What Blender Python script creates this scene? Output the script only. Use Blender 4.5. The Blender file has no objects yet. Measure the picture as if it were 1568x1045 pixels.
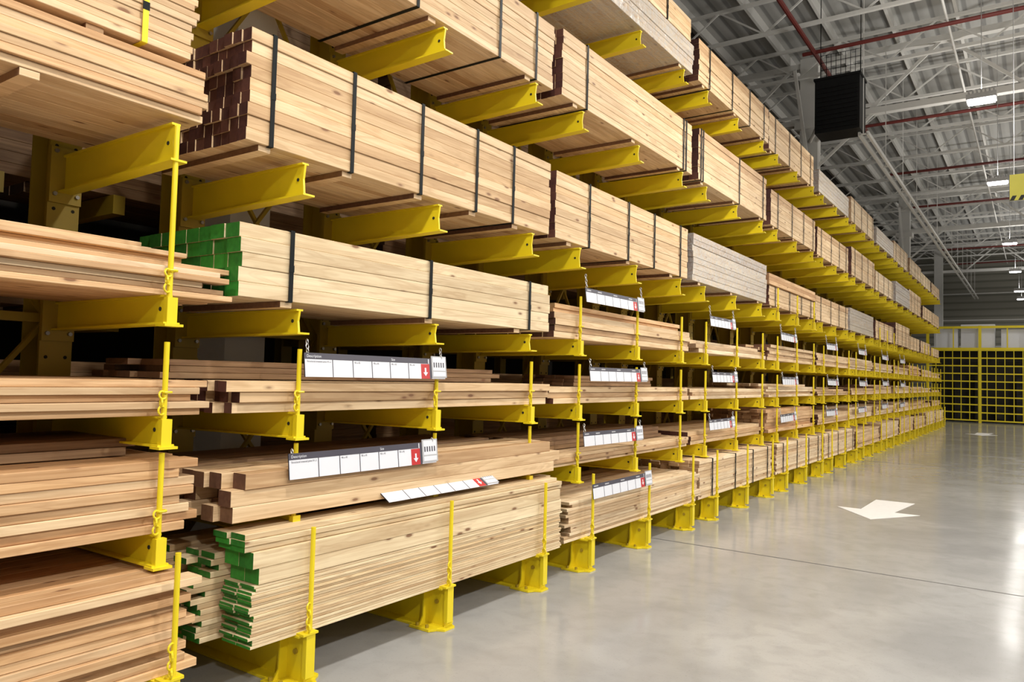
import bpy, math, random
from mathutils import Vector, Matrix
random.seed(7)
R=random.uniform
scene=bpy.context.scene
try:
    scene.view_settings.view_transform='Standard'
except Exception: pass

# ------------------------------------------------------------------ materials
def new_mat(name):
    m=bpy.data.materials.new(name); m.use_nodes=True
    nt=m.node_tree; b=nt.nodes['Principled BSDF']
    return m,nt,b
def N(nt,t,**kw):
    n=nt.nodes.new(t)
    for k,v in kw.items():
        if hasattr(n,k): setattr(n,k,v)
    return n
def math_node(nt,op,a,b=None,clamp=False):
    n=nt.nodes.new('ShaderNodeMath'); n.operation=op; n.use_clamp=clamp
    for i,v in enumerate((a,b)):
        if v is None: continue
        if isinstance(v,(int,float)): n.inputs[i].default_value=v
        else: nt.links.new(v,n.inputs[i])
    return n.outputs[0]
def mix(nt,fac,a,b,mode='MIX'):
    n=nt.nodes.new('ShaderNodeMixRGB'); n.blend_type=mode
    for i,v in enumerate((fac,a,b)):
        if isinstance(v,(int,float)): n.inputs[i].default_value=v
        elif isinstance(v,tuple): n.inputs[i].default_value=(v[0],v[1],v[2],1)
        else: nt.links.new(v,n.inputs[i])
    return n.outputs[0]
def ramp(nt,fac,stops):
    n=nt.nodes.new('ShaderNodeValToRGB'); e=n.color_ramp.elements
    while len(e)<len(stops): e.new(0.5)
    for i,(p,c) in enumerate(stops):
        e[i].position=p; e[i].color=(c[0],c[1],c[2],1)
    nt.links.new(fac,n.inputs[0]); return n.outputs[0]

def wood(name,light,dark,end_a,end_b,wrap=False):
    m,nt,b=new_mat(name); L=nt.links
    tc=N(nt,'ShaderNodeTexCoord'); geo=N(nt,'ShaderNodeNewGeometry')
    rnd=geo.outputs['Random Per Island']
    off=N(nt,'ShaderNodeCombineXYZ')
    L.new(math_node(nt,'MULTIPLY',rnd,37.0),off.inputs[0])
    L.new(math_node(nt,'MULTIPLY',rnd,91.0),off.inputs[1])
    L.new(math_node(nt,'MULTIPLY',rnd,53.0),off.inputs[2])
    add=N(nt,'ShaderNodeVectorMath'); add.operation='ADD'
    L.new(tc.outputs['Object'],add.inputs[0]); L.new(off.outputs[0],add.inputs[1])
    def noise(sc,scale,detail=3,dist=0.0):
        mp=N(nt,'ShaderNodeMapping'); mp.inputs['Scale'].default_value=sc
        L.new(add.outputs[0],mp.inputs[0])
        n=N(nt,'ShaderNodeTexNoise'); n.inputs['Scale'].default_value=scale
        n.inputs['Detail'].default_value=detail; n.inputs['Distortion'].default_value=dist
        L.new(mp.outputs[0],n.inputs['Vector']); return n.outputs['Fac']
    g1=noise((1,0.03,1),60,4,0.5)
    g2=noise((1,0.10,1),9,3,1.6)
    g3=noise((1,0.25,1),2.5,3,0.5)
    base=mix(nt,ramp(nt,g1,[(0.34,(0,0,0)),(0.64,(1,1,1))]),dark,light)
    base=mix(nt,math_node(nt,'MULTIPLY',ramp(nt,g2,[(0.48,(0,0,0)),(0.56,(1,1,1)),(0.66,(0.2,0.2,0.2))]),0.45),base,tuple(c*q for c,q in zip(dark,(.74,.65,.57))))
    base=mix(nt,1.0,base,ramp(nt,g3,[(0.3,(0.84,0.79,0.74)),(0.6,(1.04,1.04,1.04))]),'MULTIPLY')
    tone=ramp(nt,rnd,[(0.0,(0.72,0.62,0.53)),(0.2,(1.0,0.98,0.95)),(0.4,(0.87,0.85,0.84)),(0.6,(1.08,1.08,1.08)),(0.8,(0.92,0.83,0.73)),(1.0,(1.02,1.02,1.03))])
    base=mix(nt,1.0,base,tone,'MULTIPLY')
    mp=N(nt,'ShaderNodeMapping'); mp.inputs['Scale'].default_value=(9,3.2,9); L.new(add.outputs[0],mp.inputs[0])
    vo=N(nt,'ShaderNodeTexVoronoi'); vo.inputs['Scale'].default_value=1.0; L.new(mp.outputs[0],vo.inputs['Vector'])
    kn=ramp(nt,vo.outputs['Distance'],[(0.0,(0.95,0.95,0.95)),(0.09,(0.9,0.9,0.9)),(0.13,(0.3,0.3,0.3)),(0.2,(0,0,0))])
    sc=N(nt,'ShaderNodeSeparateColor'); L.new(vo.outputs['Color'],sc.inputs[0])
    kn=math_node(nt,'MULTIPLY',kn,math_node(nt,'GREATER_THAN',sc.outputs[0],0.35))
    base=mix(nt,kn,base,(0.20,0.085,0.035))
    sep=N(nt,'ShaderNodeSeparateXYZ'); L.new(geo.outputs['Normal'],sep.inputs[0])
    isend=math_node(nt,'GREATER_THAN',math_node(nt,'ABSOLUTE',sep.outputs[1]),0.85)
    en=N(nt,'ShaderNodeTexNoise'); en.inputs['Scale'].default_value=30; en.inputs['Detail'].default_value=4
    L.new(add.outputs[0],en.inputs['Vector'])
    ef=math_node(nt,'ADD',math_node(nt,'MULTIPLY',en.outputs['Fac'],0.8),math_node(nt,'MULTIPLY',math_node(nt,'SUBTRACT',rnd,0.5),0.7),True)
    endc=mix(nt,ef,end_a,end_b)
    col=mix(nt,isend,base,endc)
    rough=0.62
    if wrap:
        wn=N(nt,'ShaderNodeTexNoise'); wn.inputs['Scale'].default_value=9; wn.inputs['Detail'].default_value=5; wn.inputs['Distortion'].default_value=2.5
        L.new(tc.outputs['Object'],wn.inputs['Vector'])
        col=mix(nt,ramp(nt,wn.outputs['Fac'],[(0.35,(0.25,0.25,0.25)),(0.65,(0.75,0.75,0.75))]),col,(0.50,0.49,0.48))
        rough=0.22
        bp=N(nt,'ShaderNodeBump'); bp.inputs['Strength'].default_value=0.6; bp.inputs['Distance'].default_value=0.02
        L.new(wn.outputs['Fac'],bp.inputs['Height']); L.new(bp.outputs[0],b.inputs['Normal'])
    else:
        bp=N(nt,'ShaderNodeBump'); bp.inputs['Strength'].default_value=0.2; bp.inputs['Distance'].default_value=0.003
        L.new(g1,bp.inputs['Height']); L.new(bp.outputs[0],b.inputs['Normal'])
    L.new(col,b.inputs['Base Color']); b.inputs['Roughness'].default_value=rough
    return m
PINE=wood('pine_lumber',(0.79,0.60,0.375),(0.65,0.46,0.265),(0.10,0.04,0.025),(0.28,0.15,0.08))
PINEW=wood('pale_pine_lumber',(0.83,0.68,0.465),(0.72,0.55,0.35),(0.30,0.18,0.10),(0.54,0.37,0.22))
PINER=wood('red_end_pine',(0.79,0.60,0.375),(0.67,0.48,0.275),(0.05,0.014,0.012),(0.15,0.055,0.036))
PINEG=wood('green_end_pine',(0.81,0.68,0.45),(0.70,0.545,0.34),(0.012,0.12,0.014),(0.045,0.34,0.035))
PINEO=wood('orange_pine',(0.75,0.51,0.285),(0.59,0.36,0.175),(0.26,0.13,0.06),(0.48,0.28,0.14))
PINED=wood('dark_pine_lumber',(0.36,0.23,0.12),(0.24,0.14,0.07),(0.10,0.05,0.025),(0.2,0.11,0.06))  # darker pine, used for set-back and rear stacks
WRAP=wood('plastic_wrapped_pine',(0.72,0.58,0.40),(0.60,0.45,0.28),(0.3,0.2,0.14),(0.4,0.3,0.22),wrap=True)

def simple(name,col,rough=0.5,metal=0.0,var=0.1,scale=6,emit=0,spec=.5):
    m,nt,b=new_mat(name)
    n=N(nt,'ShaderNodeTexNoise'); n.inputs['Scale'].default_value=scale; n.inputs['Detail'].default_value=4
    tc=N(nt,'ShaderNodeTexCoord'); nt.links.new(tc.outputs['Object'],n.inputs['Vector'])
    c=mix(nt,n.outputs['Fac'],tuple(x*(1-var) for x in col),tuple(min(1,x*(1+var)) for x in col))
    nt.links.new(c,b.inputs['Base Color']); b.inputs['Roughness'].default_value=rough; b.inputs['Metallic'].default_value=metal
    b.inputs['Specular IOR Level'].default_value=spec
    if emit:
        b.inputs['Emission Color'].default_value=(1,0.98,0.95,1); b.inputs['Emission Strength'].default_value=emit
    return m
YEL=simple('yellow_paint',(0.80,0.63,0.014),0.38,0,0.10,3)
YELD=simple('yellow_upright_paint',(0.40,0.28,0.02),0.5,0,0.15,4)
BLK=simple('black_strap',(0.008,0.010,0.010),0.5,spec=.15)
BOLT=simple('bolt_steel',(0.35,0.33,0.3),0.35,0.8)
HOLE=simple('dark_hole',(0.02,0.018,0.01),0.9)
CHAIN=simple('galvanised_chain',(0.6,0.6,0.6),0.35,0.8)
LWHITE=simple('label_white',(0.74,0.75,0.80),0.35,0,0.02)
LDARK=simple('label_header',(0.06,0.055,0.075),0.4)
LRED=simple('label_red',(0.50,0.02,0.02),0.4)
LGREY=simple('label_grey',(0.45,0.45,0.47),0.4)
STEELW=simple('white_painted_steel',(0.78,0.77,0.73),0.5,0,0.06,2)
PIPE=simple('red_sprinkler_pipe',(0.15,0.02,0.015),0.45)
DARK=simple('dark_backing',(0.02,0.018,0.014),0.8)  # near-black for the panel and blocks behind the cage mesh
BLKBOX=simple('black_housing',(0.008,0.008,0.008),0.45,spec=.2)
ARROW=simple('floor_paint_white',(0.80,0.79,0.77),0.4,0,0.06,8)
LENS=simple('lamp_lens',(1,1,1),0.4,0,0,1,emit=30)
HOUS=simple('lamp_housing',(0.5,0.5,0.5),0.4,0.5)
HAZ=simple('hazard_yellow',(0.42,0.38,0.02),0.5)

def floor_mat():
    m,nt,b=new_mat('polished_concrete'); L=nt.links
    tc=N(nt,'ShaderNodeTexCoord')
    def ns(s,d,di=0):
        n=N(nt,'ShaderNodeTexNoise'); n.inputs['Scale'].default_value=s; n.inputs['Detail'].default_value=d; n.inputs['Distortion'].default_value=di
        L.new(tc.outputs['Object'],n.inputs['Vector']); return n.outputs['Fac']
    c=mix(nt,ramp(nt,ns(0.55,6,0.8),[(0.35,(0,0,0)),(0.68,(1,1,1))]),(0.31,0.304,0.295),(0.41,0.403,0.388))
    c=mix(nt,math_node(nt,'MULTIPLY',ramp(nt,ns(5,8,0.4),[(0.45,(0,0,0)),(0.7,(1,1,1))]),0.4),c,(0.265,0.26,0.25))
    c=mix(nt,math_node(nt,'MULTIPLY',ramp(nt,ns(60,3),[(0.6,(0,0,0)),(0.75,(1,1,1))]),0.3),c,(0.17,0.165,0.155))
    L.new(c,b.inputs['Base Color'])
    L.new(math_node(nt,'ADD',math_node(nt,'MULTIPLY',ns(1.6,6),0.20),0.05),b.inputs['Roughness'])
    b.inputs['Specular IOR Level'].default_value=0.28
    return m
FLOOR=floor_mat()
JOINT=simple('floor_joint_sealant',(0.10,0.095,0.09),0.6)
def deck_mat(name,a,bc,axis,scale):
    m,nt,b=new_mat(name); L=nt.links
    tc=N(nt,'ShaderNodeTexCoord')
    w=N(nt,'ShaderNodeTexWave'); w.wave_type='BANDS'; w.bands_direction=axis; w.inputs['Scale'].default_value=scale
    L.new(tc.outputs['Object'],w.inputs['Vector'])
    c=mix(nt,ramp(nt,w.outputs['Fac'],[(0.1,(0,0,0)),(0.3,(1,1,1))]),a,bc)
    L.new(c,b.inputs['Base Color']); b.inputs['Roughness'].default_value=0.55
    bp=N(nt,'ShaderNodeBump'); bp.inputs['Strength'].default_value=0.5; bp.inputs['Distance'].default_value=0.05
    L.new(w.outputs['Fac'],bp.inputs['Height']); L.new(bp.outputs[0],b.inputs['Normal'])
    return m
DECK=deck_mat('roof_decking',(0.26,0.26,0.25),(0.46,0.46,0.44),'X',0.8)
WALLM=deck_mat('corrugated_wall',(0.19,0.185,0.15),(0.30,0.29,0.24),'Z',0.6)
WALLD=simple('shade_dark_wall',(0.03,0.025,0.02),0.9)  # near-black colour stands in for the deep shade behind the rack

# ------------------------------------------------------------------ mesh builder
class MB:
    def __init__(s): s.v=[];s.f=[];s.m=[];s.mats=[]
    def mi(s,mat):
        if mat not in s.mats: s.mats.append(mat)
        return s.mats.index(mat)
    def box(s,x0,x1,y0,y1,z0,z1,mat):
        i=len(s.v); k=s.mi(mat)
        s.v+=[(x0,y0,z0),(x1,y0,z0),(x1,y1,z0),(x0,y1,z0),(x0,y0,z1),(x1,y0,z1),(x1,y1,z1),(x0,y1,z1)]
        s.f+=[(i,i+3,i+2,i+1),(i+4,i+5,i+6,i+7),(i,i+1,i+5,i+4),(i+1,i+2,i+6,i+5),(i+2,i+3,i+7,i+6),(i+3,i,i+4,i+7)]
        s.m+=[k]*6
    def prism(s,pts,axis,a,b,mat):
        i=len(s.v); n=len(pts); k=s.mi(mat)
        for c in (a,b):
            for p in pts:
                s.v.append({'y':(p[0],c,p[1]),'x':(c,p[0],p[1]),'z':(p[0],p[1],c)}[axis])
        s.f.append(tuple(range(i,i+n))); s.f.append(tuple(range(i+2*n-1,i+n-1,-1)))
        for j in range(n):
            j2=(j+1)%n; s.f.append((i+j,i+n+j,i+n+j2,i+j2))
        s.m+=[k]*(n+2)
    def board(s,x0,x1,y0,y1,z0,z1,mat,c=0.0025,dz=0.0,dx=0.0):
        pts=[(x0+c,z0),(x1-c,z0),(x1,z0+c),(x1,z1-c),(x1-c,z1),(x0+c,z1),(x0,z1-c),(x0,z0+c)]
        i=len(s.v); n=8; k=s.mi(mat)
        for q,yy in enumerate((y0,y1)):
            for p in pts: s.v.append((p[0]+dx*q,yy,p[1]+dz*q))
        s.f.append(tuple(range(i,i+n))); s.f.append(tuple(range(i+2*n-1,i+n-1,-1)))
        for j in range(n):
            j2=(j+1)%n; s.f.append((i+j,i+n+j,i+n+j2,i+j2))
        s.m+=[k]*(n+2)
    def cyl(s,p,q,r,mat,n=10):
        p=Vector(p);q=Vector(q);d=(q-p).normalized()
        a=d.orthogonal().normalized(); b=d.cross(a); i=len(s.v); k=s.mi(mat)
        for c in (p,q):
            for j in range(n):
                t=2*math.pi*j/n; s.v.append(tuple(c+a*math.cos(t)*r+b*math.sin(t)*r))
        s.f.append(tuple(range(i+n-1,i-1,-1))); s.f.append(tuple(range(i+n,i+2*n)))
        for j in range(n):
            j2=(j+1)%n; s.f.append((i+j,i+j2,i+n+j2,i+n+j))
        s.m+=[k]*(n+2)
    def bar(s,p,q,w,mat): s.cyl(p,q,w*0.7,mat,4)
    def torus(s,c,nrm,R_,r,mat,n=12,m=6,sx=1.0):
        c=Vector(c);nrm=Vector(nrm).normalized();a=nrm.orthogonal().normalized()
        if abs(nrm.z)<0.9: a=(Vector((0,0,1))-nrm*nrm.z).normalized()
        b=nrm.cross(a);i=len(s.v);k=s.mi(mat)
        for j in range(n):
            t=2*math.pi*j/n; d=a*math.cos(t)*sx+b*math.sin(t)
            for l in range(m):
                u=2*math.pi*l/m
                s.v.append(tuple(c+d*(R_+r*math.cos(u))+nrm*r*math.sin(u)))
        for j in range(n):
            for l in range(m):
                j2=(j+1)%n;l2=(l+1)%m
                s.f.append((i+j*m+l,i+j2*m+l,i+j2*m+l2,i+j*m+l2)); s.m.append(k)
    def obj(s,name,parent=None,loc=(0,0,0),rot=(0,0,0)):
        me=bpy.data.meshes.new(name); me.from_pydata(s.v,[],s.f)
        for m in s.mats: me.materials.append(m)
        me.polygons.foreach_set('material_index',s.m); me.update()
        o=bpy.data.objects.new(name,me); scene.collection.objects.link(o)
        o.location=loc;o.rotation_euler=rot
        if parent: o.parent=parent
        return o

# ------------------------------------------------------------------ room
b=MB(); b.box(-4.8,18,-8,66,-0.2,0,FLOOR); b.obj('floor')
b=MB()
for yy in (-4.2,8.85,21.5,34.5,47.5): b.box(-4.6,18,yy,yy+0.02,0,0.002,JOINT)
for xx in (6.0,): b.box(xx,xx+0.012,-8,66,0,0.002,JOINT)
b.obj('floor_joint_lines')
b=MB(); b.box(-4.8,18,-8,66,12.6,12.75,DECK); b.obj('ceiling')
b=MB(); b.box(-4.8,18,66,66.2,0,12.6,WALLM)
for z in (3,5,7,9): b.box(-4.6,18,65.93,66,z,z+.08,STEELW)
b.obj('wall_back')
b=MB(); b.box(-4.8,-4.6,-8,66,0,12.6,WALLD); b.obj('wall_left')  # set close behind the racks so the gaps between boards look dark

b=MB()
def arr(cx,cy):
    pts=[(cx+.05,cy-1.15),(cx+0.6,cy-0.25),(cx+0.24,cy-0.25),(cx+0.38,cy+1.0),(cx-0.22,cy+1.0),(cx-0.24,cy-0.25),(cx-0.6,cy-0.25)]
    b.prism(pts,'z',0.001,0.004,ARROW)
arr(1.9,13.45); b.obj('floor_direction_arrow')
b=MB()
arr(2.0,38.0); b.obj('floor_direction_arrow')

# ------------------------------------------------------------------ roof structure
b=MB()
def truss_x(y,z0,z1,x0,x1,step,w,bw=.045,ch=.09):
    b.box(x0,x1,y-w,y+w,z1-ch,z1,STEELW); b.box(x0,x1,y-w,y+w,z0,z0+ch,STEELW)
    x=x0;k=0
    while x<x1-0.01:
        xm=min(x+step,x1)
        if k%2==0: b.bar((x,y,z0+.05),(xm,y,z1-.05),bw,STEELW)
        else: b.bar((x,y,z1-.05),(xm,y,z0+.05),bw,STEELW)
        x+=step;k+=1
def truss_y(x,z0,z1,y0,y1,step,w):
    b.box(x-w,x+w,y0,y1,z1-0.12,z1,STEELW); b.box(x-w,x+w,y0,y1,z0,z0+0.12,STEELW)
    y=y0;k=0
    while y<y1-0.01:
        ym=min(y+step,y1)
        if k%2==0: b.bar((x,y,z0+.05),(x,ym,z1-.05),0.06,STEELW)
        else: b.bar((x,y,z1-.05),(x,ym,z0+.05),0.06,STEELW)
        y+=step;k+=1
y=2.5
while y<66:
    truss_x(y,11.3,12.3,-4.5,17.9,1.25,0.05); y+=3.5
for y in (4.0,24.6,45.2,62.2): truss_x(y,10.2,12.2,-4.5,17.9,2.1,0.12,.09,.18)
truss_y(9.5,10.3,12.2,-8,65.9,1.75,0.12)
x=-4.2
while x<18:
    b.box(x-.04,x+.04,-8,65.9,12.3,12.6,STEELW); x+=1.6
b.obj('roof_truss_frame')
b=MB()
for yc in (4.0,24.6,45.2):
    xc=-1.9
    b.box(xc-.27,xc+.27,yc-.2,yc+.2,0,12.3,STEELW)
    b.box(xc-.4,xc+.4,yc-.35,yc+.35,10.0,10.25,STEELW)
    for sx,sy in ((1,0),(-1,0),(0,1),(0,-1)):
        b.bar((xc+sx*.2,yc+sy*.2,8.8),(xc+sx*1.9,yc+sy*1.9,11.3 if sy else 10.3),0.09,STEELW)
b.box(-2.17,-1.63,62,62.4,0,12,STEELW)
b.obj('building_column_row')
b=MB()
for yy in (13,20,27,34,41,48,55,62): b.cyl((-1.2,yy+.8,10.9),(17.5,yy+.8,10.9),0.055,PIPE,8)
for xx in (2.2,7.0): b.cyl((xx,-7,11.05),(xx,65,11.05),0.03,STEELW,8)
b.cyl((-.9,-7,10.9),(-.9,65,10.9),0.06,PIPE,8)
b.obj('sprinkler_pipe_network')
b=MB()
b.box(0.16,0.22,21,65,8.5,8.6,STEELW); b.box(0.36,0.42,21,65,8.5,8.6,STEELW)
y=21.0
while y<65:
    b.box(0.2,0.38,y,y+.05,8.51,8.55,STEELW)
    b.bar((0.29,y,8.55),(0.29,y,12.5),0.02,STEELW); y+=3.5
b.obj('hanging_cable_tray')

b=MB()
bx,by,bz=-0.33,21.0,8.6
b.box(bx-.5,bx+.6,by-.4,by+.4,bz,bz+1.45,BLKBOX)
for i in range(10):
    z=bz+.1+i*.12; b.box(bx-.45,bx+.55,by-.43,by-.4,z,z+.03,BLKBOX)
b.box(bx-.53,bx+.63,by-.43,by+.43,bz+1.42,bz+1.48,BLKBOX)
b.cyl((bx-.3,by+.35,bz+1.0),(-1.9,24.5,bz+1.0),0.06,STEELW); b.cyl((bx+.3,by+.35,bz+1.0),(-1.7,24.5,bz+1.0),0.06,STEELW)
for dx in (-.45,.55):
    b.cyl((bx+dx,by,bz+1.4),(bx+dx,by,12.4),0.012,BLKBOX,6)
for i in range(9):
    b.cyl((bx-.4+i*.12,by-.1,bz+1.43),(bx-.4+i*.12,by-.1,bz+2.2),.008,BLKBOX,5)
for z in (1.6,1.8,2.0,2.2): b.cyl((bx-.42,by-.1,bz+z),(bx+.58,by-.1,bz+z),.008,BLKBOX,5)
b.obj('ceiling_unit_heater')

b=MB()
hx,hy,hz=3.98,15,5.35
b.box(hx-.36,hx+.36,hy,hy+.02,hz-.2,hz+.24,HAZ)
for i in range(6):
    x0=hx-.36+i*.12
    b.prism([(x0,hz-.2),(x0+.06,hz-.2),(x0+.1,hz-.12),(x0+.04,hz-.12)],'y',hy-.003,hy,BLKBOX)
b.prism([(hx-.12,hz-.05),(hx+.12,hz-.05),(hx,hz+.18)],'y',hy-.003,hy,BLKBOX)
for dx in (-.3,.3): b.cyl((hx+dx,hy+.01,hz+.24),(hx+dx,hy+.01,12.4),0.006,CHAIN,6)
b.obj('hanging_warning_sign')

def lamp(x,y,z,p=1000,top=12.4,up=80):
    b=MB(); b.box(-.27,.27,-.2,.2,.03,.14,HOUS); b.box(-.24,.24,-.17,.17,0,.03,LENS)
    for i in range(7): b.box(-.24+i*.075,-.21+i*.075,-.17,.17,.14,.22,HOUS)
    b.cyl((0,0,.2),(0,0,top-z),0.008,CHAIN,6)
    o=b.obj('high_bay_lamp',loc=(x,y,z))
    ld=bpy.data.lights.new('lamp_glow','AREA'); ld.shape='RECTANGLE'; ld.size=.6; ld.size_y=.5; ld.energy=p; ld.color=(1,0.96,0.895)
    lo=bpy.data.objects.new('lamp_glow',ld); scene.collection.objects.link(lo); lo.parent=o; lo.location=(0,0,-.03)
    lu=bpy.data.lights.new('ceiling_fill','AREA'); lu.shape='RECTANGLE'; lu.size=.5; lu.size_y=.4; lu.energy=up; lu.color=(1,0.965,0.92)  # added upward fill light to brighten the ceiling
    lo=bpy.data.objects.new('ceiling_fill',lu); scene.collection.objects.link(lo); lo.parent=o; lo.location=(0,0,.24); lo.rotation_euler=(math.pi,0,0)
for y,p in ((-5,340),(2,340),(10,340),(18.3,160),(26,55),(37.3,35),(46.5,30),(56,25)): lamp(3.05,y,8.0,p,up=80)
lamp(3.1,61,8.0,25,up=40)
for y in (-4,5,14): lamp(11.5,y,9.0,880,up=220)  # unseen side row, added to light the stack fronts
for y in (23,33,43,53): lamp(17,y,9.0,1500,up=300)  # added row out of view, far right to keep its glare off the floor

# ------------------------------------------------------------------ cantilever rack
LV={'L2':(1.07,.16),'L3':(1.72,.155),'A':(2.40,.155),'B':(3.38,.215),'C':(4.86,.205),'D':(6.30,.195)}
FOOT=0.33
P0=3.25; PER=3.68; D=1.38
def arms_of(k): return [P0+(k-1)*PER+i*D for i in range(3)]
NB=11
rack=bpy.data.objects.new('cantilever_rack',None); scene.collection.objects.link(rack)
def arm(b,y,zt,h,post):
    w=0.048;t=0.012;XR=-1.3
    b.prism([(XR,zt-h*1.12),(0.0,zt-h),(-0.012,zt-h*.5),(0.0,zt-t),(XR,zt-t)],'y',y-.008,y+.008,YEL)
    b.prism([(XR,zt-t),(0.0,zt-t),(0.0,zt),(XR,zt)],'y',y-.026,y+.026,YEL)
    b.prism([(XR,zt-h*1.12-t),(0.045,zt-h-t),(0.045,zt-h),(XR,zt-h*1.12)],'y',y-w,y+w,YEL)
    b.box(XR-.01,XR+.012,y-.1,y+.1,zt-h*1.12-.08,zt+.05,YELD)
    for dy in (-.07,.07):
        for dz in (-h-.05,.02): b.cyl((XR+.012,y+dy,zt+dz),(XR+.03,y+dy,zt+dz),.014,BOLT,6)
    b.cyl((-.06,y-.012,zt-h*.5),(-.06,y+.012,zt-h*.5),.012,HOLE,8)
    if post:
        x=0.028; zb=zt-h-.01
        b.box(x-.02,x+.02,y-.03,y+.03,zb,zb+.15,YEL)
        b.cyl((x-.004,y-.008,zb+.01),(x-.004,y-.008,zb+post),0.0155,YEL,12)
        b.box(x-.05,x+.045,y-.055,y+.055,zb-.014,zb,YEL)
        b.torus((x+.01,y-.03,zb+.2),(1,0.3,0),.024,.006,YEL)
        b.torus((x+.01,y-.035,zb+.245),(0.3,1,0),.022,.006,YEL)
        b.torus((x+.012,y-.03,zb+.285),(1,0.2,0.2),.022,.006,YEL)
        b.torus((x,y,zb+.3),(0,0,1),.026,.007,YEL)
for k in range(-1,NB+1):
    b=MB()
    for i,y in enumerate(arms_of(k)):
        XC=-1.3
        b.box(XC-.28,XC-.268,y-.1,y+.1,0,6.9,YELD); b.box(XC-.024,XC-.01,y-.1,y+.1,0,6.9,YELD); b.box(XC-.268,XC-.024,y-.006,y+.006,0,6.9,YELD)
        z=.5
        while z<6.8:
            for dy in (-.06,.06): b.cyl((XC-.012,y+dy,z),(XC-.0085,y+dy,z),.012,HOLE,8)
            z+=.14 if k<4 else .4
        xf=.2
        b.box(XC-.3,xf,y-.075,y+.075,FOOT-.014,FOOT,YEL)
        b.box(XC-.3,xf-.02,y-.006,y+.006,.015,FOOT-.014,YEL)
        b.prism([(XC-.3,y-.1),(xf-.05,y-.1),(xf+.03,y-.06),(xf+.03,y+.06),(xf-.05,y+.1),(XC-.3,y+.1)],'z',0.001,.016,YEL)
        b.prism([(xf-.26,y-.15),(xf-.06,y-.15),(xf-.03,y-.1),(xf-.03,y+.1),(xf-.06,y+.15),(xf-.26,y+.15)],'z',0.002,.02,YEL)
        b.prism([(y-.11,.016),(y+.11,.016),(y+.07,.08),(y+.06,FOOT-.014),(y-.06,FOOT-.014),(y-.07,.08)],'x',xf-.2,xf-.188,YEL)
        for dx in (-.2,-.1):
            for dy in (-.12,.12): b.cyl((xf+dx,y+dy,.02),(xf+dx,y+dy,.045),.014,YELD,6)
        b.cyl((xf-.1,y-.02,.2),(xf-.1,y+.02,.2),.018,YELD,8)
        x=xf+.0
        b.box(x-.005,x+.03,y-.035,y+.035,.06,FOOT+.02,YEL)
        b.cyl((x+.015,y,.1),(x+.015,y,1.0),.0155,YEL,12)
        b.box(x-.04,x+.04,y-.07,y+.05,FOOT,FOOT+.014,YEL)
        for q in range(4): b.torus((x+.025,y-.02,FOOT+.04+.045*q),(1,.3,0) if q%2 else (.3,1,0),.024,.006,YEL)
        for lv,(zt,h) in LV.items():
            post=0
            if lv=='L2': post=.62
            if lv=='L3': post=.58
            if lv=='A' and k!=1: post=1.12 if k<=0 else .62
            if k>=4 and lv=='B' and (k%3==1): post=.6
            arm(b,y,zt,h,post)
    ys=arms_of(k)
    for ya,yb in ((ys[0],ys[1]),(ys[1],ys[2])):
        for za,zb in ((.5,2.3),(2.3,4.2),(4.2,6.4)):
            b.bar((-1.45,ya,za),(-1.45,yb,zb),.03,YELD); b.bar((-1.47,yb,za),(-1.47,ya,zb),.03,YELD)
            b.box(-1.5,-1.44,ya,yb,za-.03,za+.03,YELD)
    b.obj('rack_bay_%d'%(k+2),parent=rack)

# ------------------------------------------------------------------ lumber
def stack(y0,y1,z,H,t,w,mat,xf=-0.02,depth=1.15,ye=.012,xj=.004,bearers=None,straps=None,holes=0.0,rowj=1.0,skew=0.0,name='lumber_stack',smat=BLK,rowmats=None):
    b=MB(); z0=z
    if bearers:
        for yb in bearers: b.board(xf-depth+.02,xf-.02,yb-.045,yb+.045,z0+.001,z0+.04,PINE)
        z0+=.041
    rows=max(1,round(H/t)); t=H/rows
    cols=max(1,round(depth/w)); w=depth/cols
    for r in range(rows):
        rx=R(-xj,xj); rm=rowmats[r%len(rowmats)] if rowmats else mat
        ry=R(-ye,ye)*rowj; sk=R(-skew,skew)
        for c in range(cols):
            if holes and r==rows-1 and random.random()<holes: continue
            x1=xf-c*w+rx+ (R(-xj,xj) if c==0 else 0)
            b.board(x1-w+.001,x1-.001,y0+ry+R(-ye,ye),y1+ry+R(-ye,ye),z0+r*t+.0008,z0+(r+1)*t-.0008,rm,c=min(.003,t*.12),dx=sk)
    if straps:
        for ys in straps:
            s=R(-.01,.01); e=.004
            top=z0+H+e; bot=z0-e; xa=xf+xj*2+e; xb=xf-depth-xj*2-e
            b.box(xa-.002,xa+.002,ys-.016+s,ys+.016+s,bot,top,smat)
            b.box(xb,xa,ys-.016+s,ys+.016+s,top-.002,top+.002,smat)
            b.box(xb,xa,ys-.016+s,ys+.016+s,bot-.002,bot+.002,smat)
            b.box(xa,xa+.004,ys-.019+s,ys+.019+s,z0+H*.42,z0+H*.42+.045,BLK)
    return b.obj(name)
def Y0(k): return P0+(k-1)*PER-.45
def Y1(k): return Y0(k)+3.53
zA,zB,zC,zD=2.40,3.38,4.86,6.30

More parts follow.
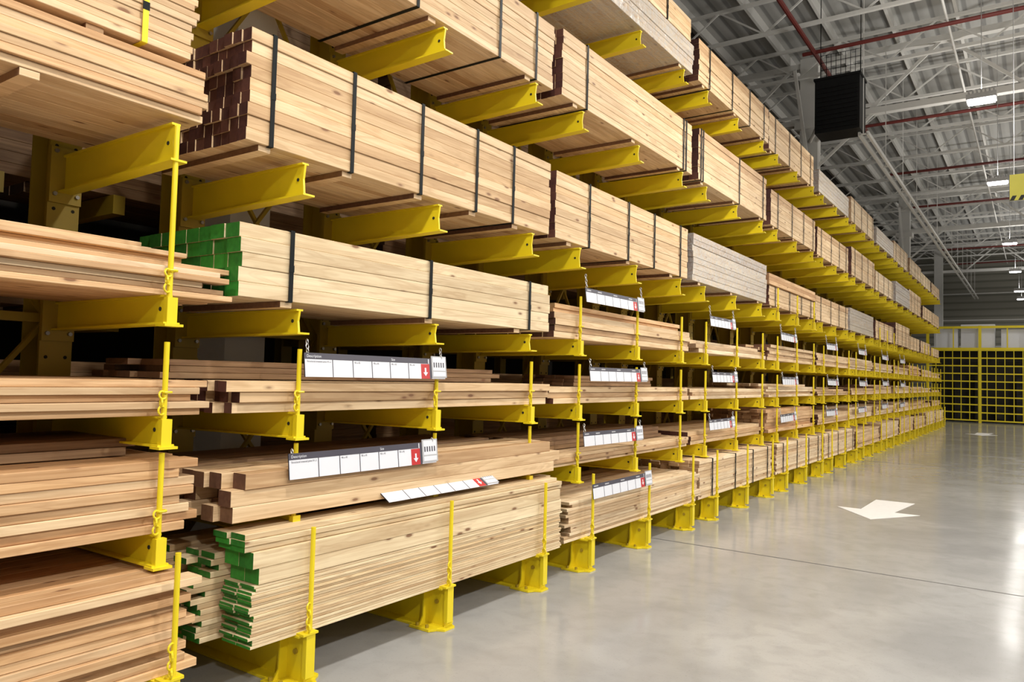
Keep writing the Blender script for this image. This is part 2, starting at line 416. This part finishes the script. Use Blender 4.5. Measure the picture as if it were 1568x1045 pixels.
# --- bay 0 (left foreground)
e0=Y1(0)-.18
stack(Y0(0)-.3,e0+.04,zB,.30,.043,.14,PINE,bearers=[Y0(0)+.5,e0-.9],ye=.025,xj=.012,xf=.02,rowmats=[PINE,PINEO,PINE,PINE,PINEO])
stack(Y0(0)-.3,e0-.06,zB+.345,.42,.043,.12,PINE,bearers=[Y0(0)+.4,e0-.6],ye=.02,xj=.008,straps=[e0-.35],smat=YEL,xf=0)
stack(Y0(0)-.3,e0+.22,zA,.20,.033,.15,PINEO,ye=.08,xj=.025,xf=-.03,skew=.02,rowmats=[PINEO,PINE,PINEW,PINEO,PINEW,PINEO])
stack(Y0(0),e0+.0,zA+.205,.12,.03,.15,PINE,ye=.08,xj=.02,xf=-.3,depth=.7)
stack(Y0(0)-.3,e0+.08,LV['L3'][0],.20,.04,.14,PINEO,ye=.05,xj=.02,xf=-.03,skew=.015,rowmats=[PINEO,PINEW,PINEO,PINE])
stack(Y0(0)-.3,e0+.06,LV['L2'][0],.40,.05,.14,PINEO,ye=.05,xj=.012,xf=-.02,rowmats=[PINEO,PINEO,PINE])
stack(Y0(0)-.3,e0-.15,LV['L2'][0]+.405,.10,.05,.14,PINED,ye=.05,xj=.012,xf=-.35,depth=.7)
stack(Y0(0)-.3,e0+.0,FOOT,.54,.045,.14,PINEO,ye=.05,xj=.02,xf=.1,rowmats=[PINEO,PINE,PINEO])
stack(Y0(0)-.3,e0-.02,zC,.6,.09,.12,PINE)
# --- bay 1
a=Y0(1);e=Y1(1)
stack(a,e,zB,.72,.08,.09,PINER,bearers=[a+.15,a+.85,a+1.6,a+2.3,a+2.95],straps=[a+.18,a+.87,a+1.6,a+2.31,a+2.88],ye=.012)
stack(a-.02,e,zA,.46,.09,.14,PINEG,bearers=[a+.35,a+1.75,a+3.0],straps=[a+.37,a+1.73,a+3.16],ye=.008,xf=0,rowj=1.5)
stack(a-.02,e+.05,LV['L3'][0],.20,.068,.09,PINER,ye=.05,xj=.015,skew=.02)
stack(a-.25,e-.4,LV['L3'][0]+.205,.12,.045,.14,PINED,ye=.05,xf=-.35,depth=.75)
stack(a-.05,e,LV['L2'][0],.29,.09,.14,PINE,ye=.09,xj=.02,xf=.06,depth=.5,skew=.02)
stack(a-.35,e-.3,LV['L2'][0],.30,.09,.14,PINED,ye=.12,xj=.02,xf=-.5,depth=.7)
stack(a+.04,e+.03,FOOT,.37,.018,.14,PINEG,ye=.010,xj=.003,xf=.17,depth=.28,rowj=2)
stack(a+.06,e+.03,FOOT+.372,.20,.1,.14,PINEG,ye=.02,xj=.006,xf=.175,depth=.28)
stack(a+.01,e+.06,FOOT+.574,.11,.036,.14,PINEG,ye=.06,xj=.012,xf=.165,depth=.28,skew=.015)
stack(a-.14,e,FOOT,.38,.036,.14,PINEG,ye=.05,xj=.006,xf=-.14,depth=.28)
stack(a-.04,e,FOOT+.382,.15,.036,.14,PINEG,ye=.05,xj=.006,xf=-.14,depth=.28)
stack(a-.30,e-.1,FOOT,.25,.045,.14,PINEG,ye=.05,xj=.006,xf=-.44,depth=.28)
stack(a-.18,e-.1,FOOT+.252,.30,.045,.14,PINEG,ye=.08,xj=.006,xf=-.44,depth=.28)
stack(a-.42,e-.1,FOOT,.45,.045,.14,PINEG,ye=.08,xj=.006,xf=-.74,depth=.42)
stack(a,e,zC,.66,.07,.12,PINE,bearers=[a+.2,a+1.7,a+3.1],straps=[a+.4,a+1.5,a+2.6,a+3.2])
stack(a,e,zD,.5,.09,.12,PINE)
# --- bay 2
a=Y0(2);e=Y1(2)
stack(a,e,zB,.70,.08,.09,PINER,bearers=[a+.3,a+1.7,a+3.0],straps=[a+.7,a+1.65,a+2.4,a+3.25],xf=-.04)
stack(a,e+.02,zA,.26,.065,.14,PINER,ye=.03,xj=.012,skew=.015)
stack(a+.05,e-.05,zA+.265,.10,.045,.14,PINEO,ye=.06,xj=.02,xf=-.12,depth=.9,skew=.03,holes=.25)
stack(a,e+.05,LV['L3'][0],.17,.055,.14,PINER,ye=.05,xj=.012,skew=.02)
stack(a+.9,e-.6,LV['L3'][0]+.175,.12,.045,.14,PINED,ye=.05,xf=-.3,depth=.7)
stack(a,e,LV['L2'][0],.13,.04,.14,PINE,ye=.06,xj=.02,xf=0,skew=.03)
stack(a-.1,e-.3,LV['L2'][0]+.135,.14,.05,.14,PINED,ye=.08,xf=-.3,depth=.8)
stack(a+.1,e+.1,FOOT,.40,.03,.14,PINEW,ye=.06,xj=.01,xf=.12,skew=.01)
stack(a,e,zC,.70,.078,.09,PINER,bearers=[a+.3,a+1.7,a+3.1],straps=[a+.5,a+3.2,a+3.3],xf=0)
stack(a,e,zD,.42,.07,.12,WRAP,bearers=[a+.3,a+3.1],xf=0)
stack(a+.03,e-.1,zD+.47,.33,.07,.12,PINE,straps=[a+1.,a+2.6],xf=0)
# --- remaining bays
mats=[PINE,PINEW,PINER,PINE,PINEO,PINER]
up=[PINER,PINER,PINE,PINER,PINEW]
for k in range(3,NB+1):
    a=Y0(k);e=Y1(k); w=.14 if k<6 else .28
    def st(z,H,t,mat=None,**kw):
        kw.setdefault('xf',R(-.09,.0))
        stack(a+R(0,.15),e-R(0,.15),z,H,t,w,mat or random.choice(mats),**kw)
    bb=[a+.3,a+1.7,a+3.1]
    sp=[a+.5,a+1.5,a+2.4,a+3.2]
    if k==3: st(zD,.62,.075,PINER,bearers=bb,straps=sp)
    elif k in(5,7): st(zD,.5,.08,WRAP,bearers=bb)
    elif k==10: st(zD,.5,.09,PINEG,bearers=bb,straps=sp,smat=BLK)
    else: st(zD,R(.45,.8),.08,random.choice(up),bearers=bb,straps=sp)
    if k==3: st(zC,.75,.09,PINER,bearers=bb,straps=[a+.2,a+.28,a+1.9,a+3.2])
    elif k==8: st(zC,.7,.09,WRAP,bearers=bb)
    else: st(zC,R(.5,.9),.08,random.choice(up),bearers=bb,straps=sp)
    if k==3: stack(a,e,zB,.68,.08,w,WRAP,bearers=bb)
    elif k==4: st(zB,.36,.06,PINER,bearers=bb,straps=sp); st(zB+.42,.2,.06,PINEO)
    elif k==6: st(zB,.6,.08,WRAP,bearers=bb)
    else: st(zB,R(.35,.75),.07,random.choice(up),bearers=bb,straps=sp)
    st(zA,R(.15,.40),.06,ye=.06,xj=.02,skew=.02,holes=.3)
    st(LV['L3'][0],R(.12,.32),.05,ye=.06,xj=.02,skew=.02,holes=.3)
    st(LV['L2'][0],.42 if k==4 else R(.16,.36),.06,ye=.06,xj=.02,skew=.02,holes=.3)
    if k in (3,4,5): st(FOOT,.54,.05,PINEW,xf=.12,ye=.04,straps=sp)
    else: st(FOOT,R(.38,.54),.045,random.choice([PINEW,PINE,PINEW]),xf=.12,ye=.05,xj=.01,holes=.2)
b=MB()
for k in range(-1,7):
    a=Y0(k)
    for z,H in ((.3,.5),(1.07,.4),(1.75,.35),(2.45,.6),(3.45,.8),(4.9,.9)):
        for r in range(int(H/.09)):
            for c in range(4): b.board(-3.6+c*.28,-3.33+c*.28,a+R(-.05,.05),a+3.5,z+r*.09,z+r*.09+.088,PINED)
b.obj('rear_lumber_stack')
b=MB()
for k in range(-1,7):
    for y in arms_of(k):
        b.box(-3.75,-3.62,y-.08,y+.08,0,6,YELD)
        for z in (.29,1.06,1.74,2.44,3.44,4.89): b.box(-3.65,-2.4,y-.05,y+.05,z-.16,z,YELD)
b.obj('rear_cantilever_rack')

# ------------------------------------------------------------------ labels
def txt(parent,s,y,z,size,mat,x=.0022):
    cu=bpy.data.curves.new('label_text','FONT'); cu.body=s; cu.size=size; cu.materials.append(mat)
    o=bpy.data.objects.new('label_text',cu); scene.collection.objects.link(o); o.parent=parent
    o.location=(x,y,z); o.rotation_euler=(math.pi/2,0,math.pi/2)
def label(y,z,x=.075,ln=1.42,h=.15,tilt=-.12,yaw=0,chain=True,roll=0.0,ztop=None,text=False):
    b=MB(); t=.004
    b.box(-t,0,0,ln,0,h,LWHITE)
    b.box(0,.001,0,ln*.86,h-.042,h,LDARK)
    b.box(-t-.001,.0012,0,ln,h-.004,h,LDARK); b.box(-t-.001,.0012,0,.004,0,h,LDARK)
    for q in (.17,.30,.43,.56,.70,.86): b.box(0,.0015,ln*q-.003,ln*q+.003,0,h-.04,LDARK)
    b.box(0,.002,ln*.80,ln*.868,0,h-.045,LRED)
    b.prism([(ln*.834,.02),(ln*.853,.05),(ln*.84,.05),(ln*.84,.085),(ln*.828,.085),(ln*.828,.05),(ln*.815,.05)],'x',.002,.003,LWHITE)
    b.box(0,.006,ln*.885,ln*1.01,.01,h+.02,LGREY)
    b.box(.006,.0075,ln*.895,ln*1.0,.065,h+.01,LWHITE); b.box(.006,.0075,ln*.895,ln*1.0,.02,.055,LWHITE)
    for q in range(5):
        b.box(.0075,.008,ln*.9+q*.028,ln*.9+q*.028+.014,.09,.13,LDARK)
    if not text:
        for q in (.02,.19,.45,.72): b.box(.001,.0016,ln*q,ln*q+.09,h-.028,h-.016,LGREY)
    b.box(0,.0015,ln*.868,ln*.885,0,h,LDARK)
    if chain:
        n=int(((ztop or z+.5)-z-h)/.03)
        for yy in (.03,ln-.04):
            for i in range(n):
                b.torus((0,yy,h+.012+i*.03),(1,0,0) if i%2 else (0,1,0),.011,.003,CHAIN,8,5,sx=1.6)
    o=b.obj('shelf_price_label',loc=(x,y,z),rot=(roll,tilt,yaw))
    if text:
        txt(o,'Description',.02,h-.03,.026,LWHITE); txt(o,'Structural treated pine H1.2',.02,h-.062,.018,LDARK)
        txt(o,'Size',ln*.57,h-.03,.026,LWHITE)
        for q in (.31,.44,.57,.71): txt(o,'90 x 45',ln*q,h-.062,.018,LDARK)
label(3.25,1.955,ztop=2.22,h=.16,text=True)
label(3.12,1.30,ztop=1.52,x=.12,h=.165,text=True)
label(3.98,1.06,x=.16,tilt=-1.0,chain=False,ln=1.35)
for k in range(2,9):
    ys=arms_of(k)
    for y,z,zt in ((ys[0]-.02,2.78,3.10),(ys[0]+.1,1.97,2.22),(ys[0]+.0,1.26,1.52),(ys[0]-.05,.74,.9)):
        if k>2 and z<1 : continue
        label(y,z+R(-.02,.02),ztop=zt,roll=R(-.015,.015),x=.10 if z>1 else .25,ln=1.42 if k==2 else 1.1)

# ------------------------------------------------------------------ yellow cage at the back
b=MB(); cy=50.0;cx0=-1.3;cx1=12
for x in [cx0+i*2.6 for i in range(6)]: b.box(x-.07,x+.07,cy-.07,cy+.07,0,5.5,YEL)
x=cx0
while x<cx1: b.box(x-.018,x+.018,cy-.02,cy+.02,0.1,4.1,YEL); x+=.42
for i in range(10): b.box(cx0,cx1,cy-.03,cy+.03,.1+i*.44,.17+i*.44,YEL)
b.box(cx0,cx1,cy-.06,cy+.06,4.1,4.25,YEL); b.box(cx0,cx1,cy-.06,cy+.06,5.35,5.48,YEL)
for x in [cx0+i*1.3 for i in range(11)]: b.box(x-.03,x+.03,cy-.03,cy+.03,4.2,5.4,YEL)
for i in range(4): b.box(cx0-.02,cx0+.02,cy,cy+3,.1+i*1.3,.2+i*1.3,YEL)
b.obj('yellow_mesh_cage')
b=MB(); b.box(cx0+.1,cx1,cy+1.2,cy+1.3,0,4.15,DARK)  # plain dark panel behind the mesh
for i in range(12): b.box(cx0+.3+i,cx0+.7+i,cy+.7,cy+1.1,0,R(.8,2.8),DARK)
b.obj('dark_cage_backing')
b=MB()
for x0,x1,z1 in ((-.9,.2,5.35),(.35,2.0,5.6),(2.3,4.6,5.3),(4.8,8,5.5)): b.box(x0,x1,cy+.3,cy+1.1,4.2,z1,LWHITE)
b.obj('white_storage_boxes')

# ------------------------------------------------------------------ world + camera
w=bpy.data.worlds.new('world'); scene.world=w; w.use_nodes=True
bg=w.node_tree.nodes['Background']; bg.inputs[0].default_value=(1,0.95,0.89,1); bg.inputs[1].default_value=0.23

f=1150.0
Yv=Vector((806,-73.5,f)).normalized()
Lv=Vector((-1641,-9.5,f)); Lv=(Lv-Yv*Lv.dot(Yv)).normalized()
Xv=-Lv
Zv=-Xv.cross(Yv)
if Zv.y<0: Zv=-Zv
right=Vector((Xv.x,Yv.x,Zv.x)); up_=Vector((Xv.y,Yv.y,Zv.y)); fwd=Vector((Xv.z,Yv.z,Zv.z))
M=Matrix((( right.x,up_.x,-fwd.x,4.0),(right.y,up_.y,-fwd.y,0.0),(right.z,up_.z,-fwd.z,2.0),(0,0,0,1)))
cd=bpy.data.cameras.new('camera'); cam=bpy.data.objects.new('camera',cd); scene.collection.objects.link(cam)
cam.matrix_world=M; cd.sensor_width=36; cd.sensor_fit='HORIZONTAL'; cd.lens=f/1568*36; cd.clip_end=300
scene.camera=cam
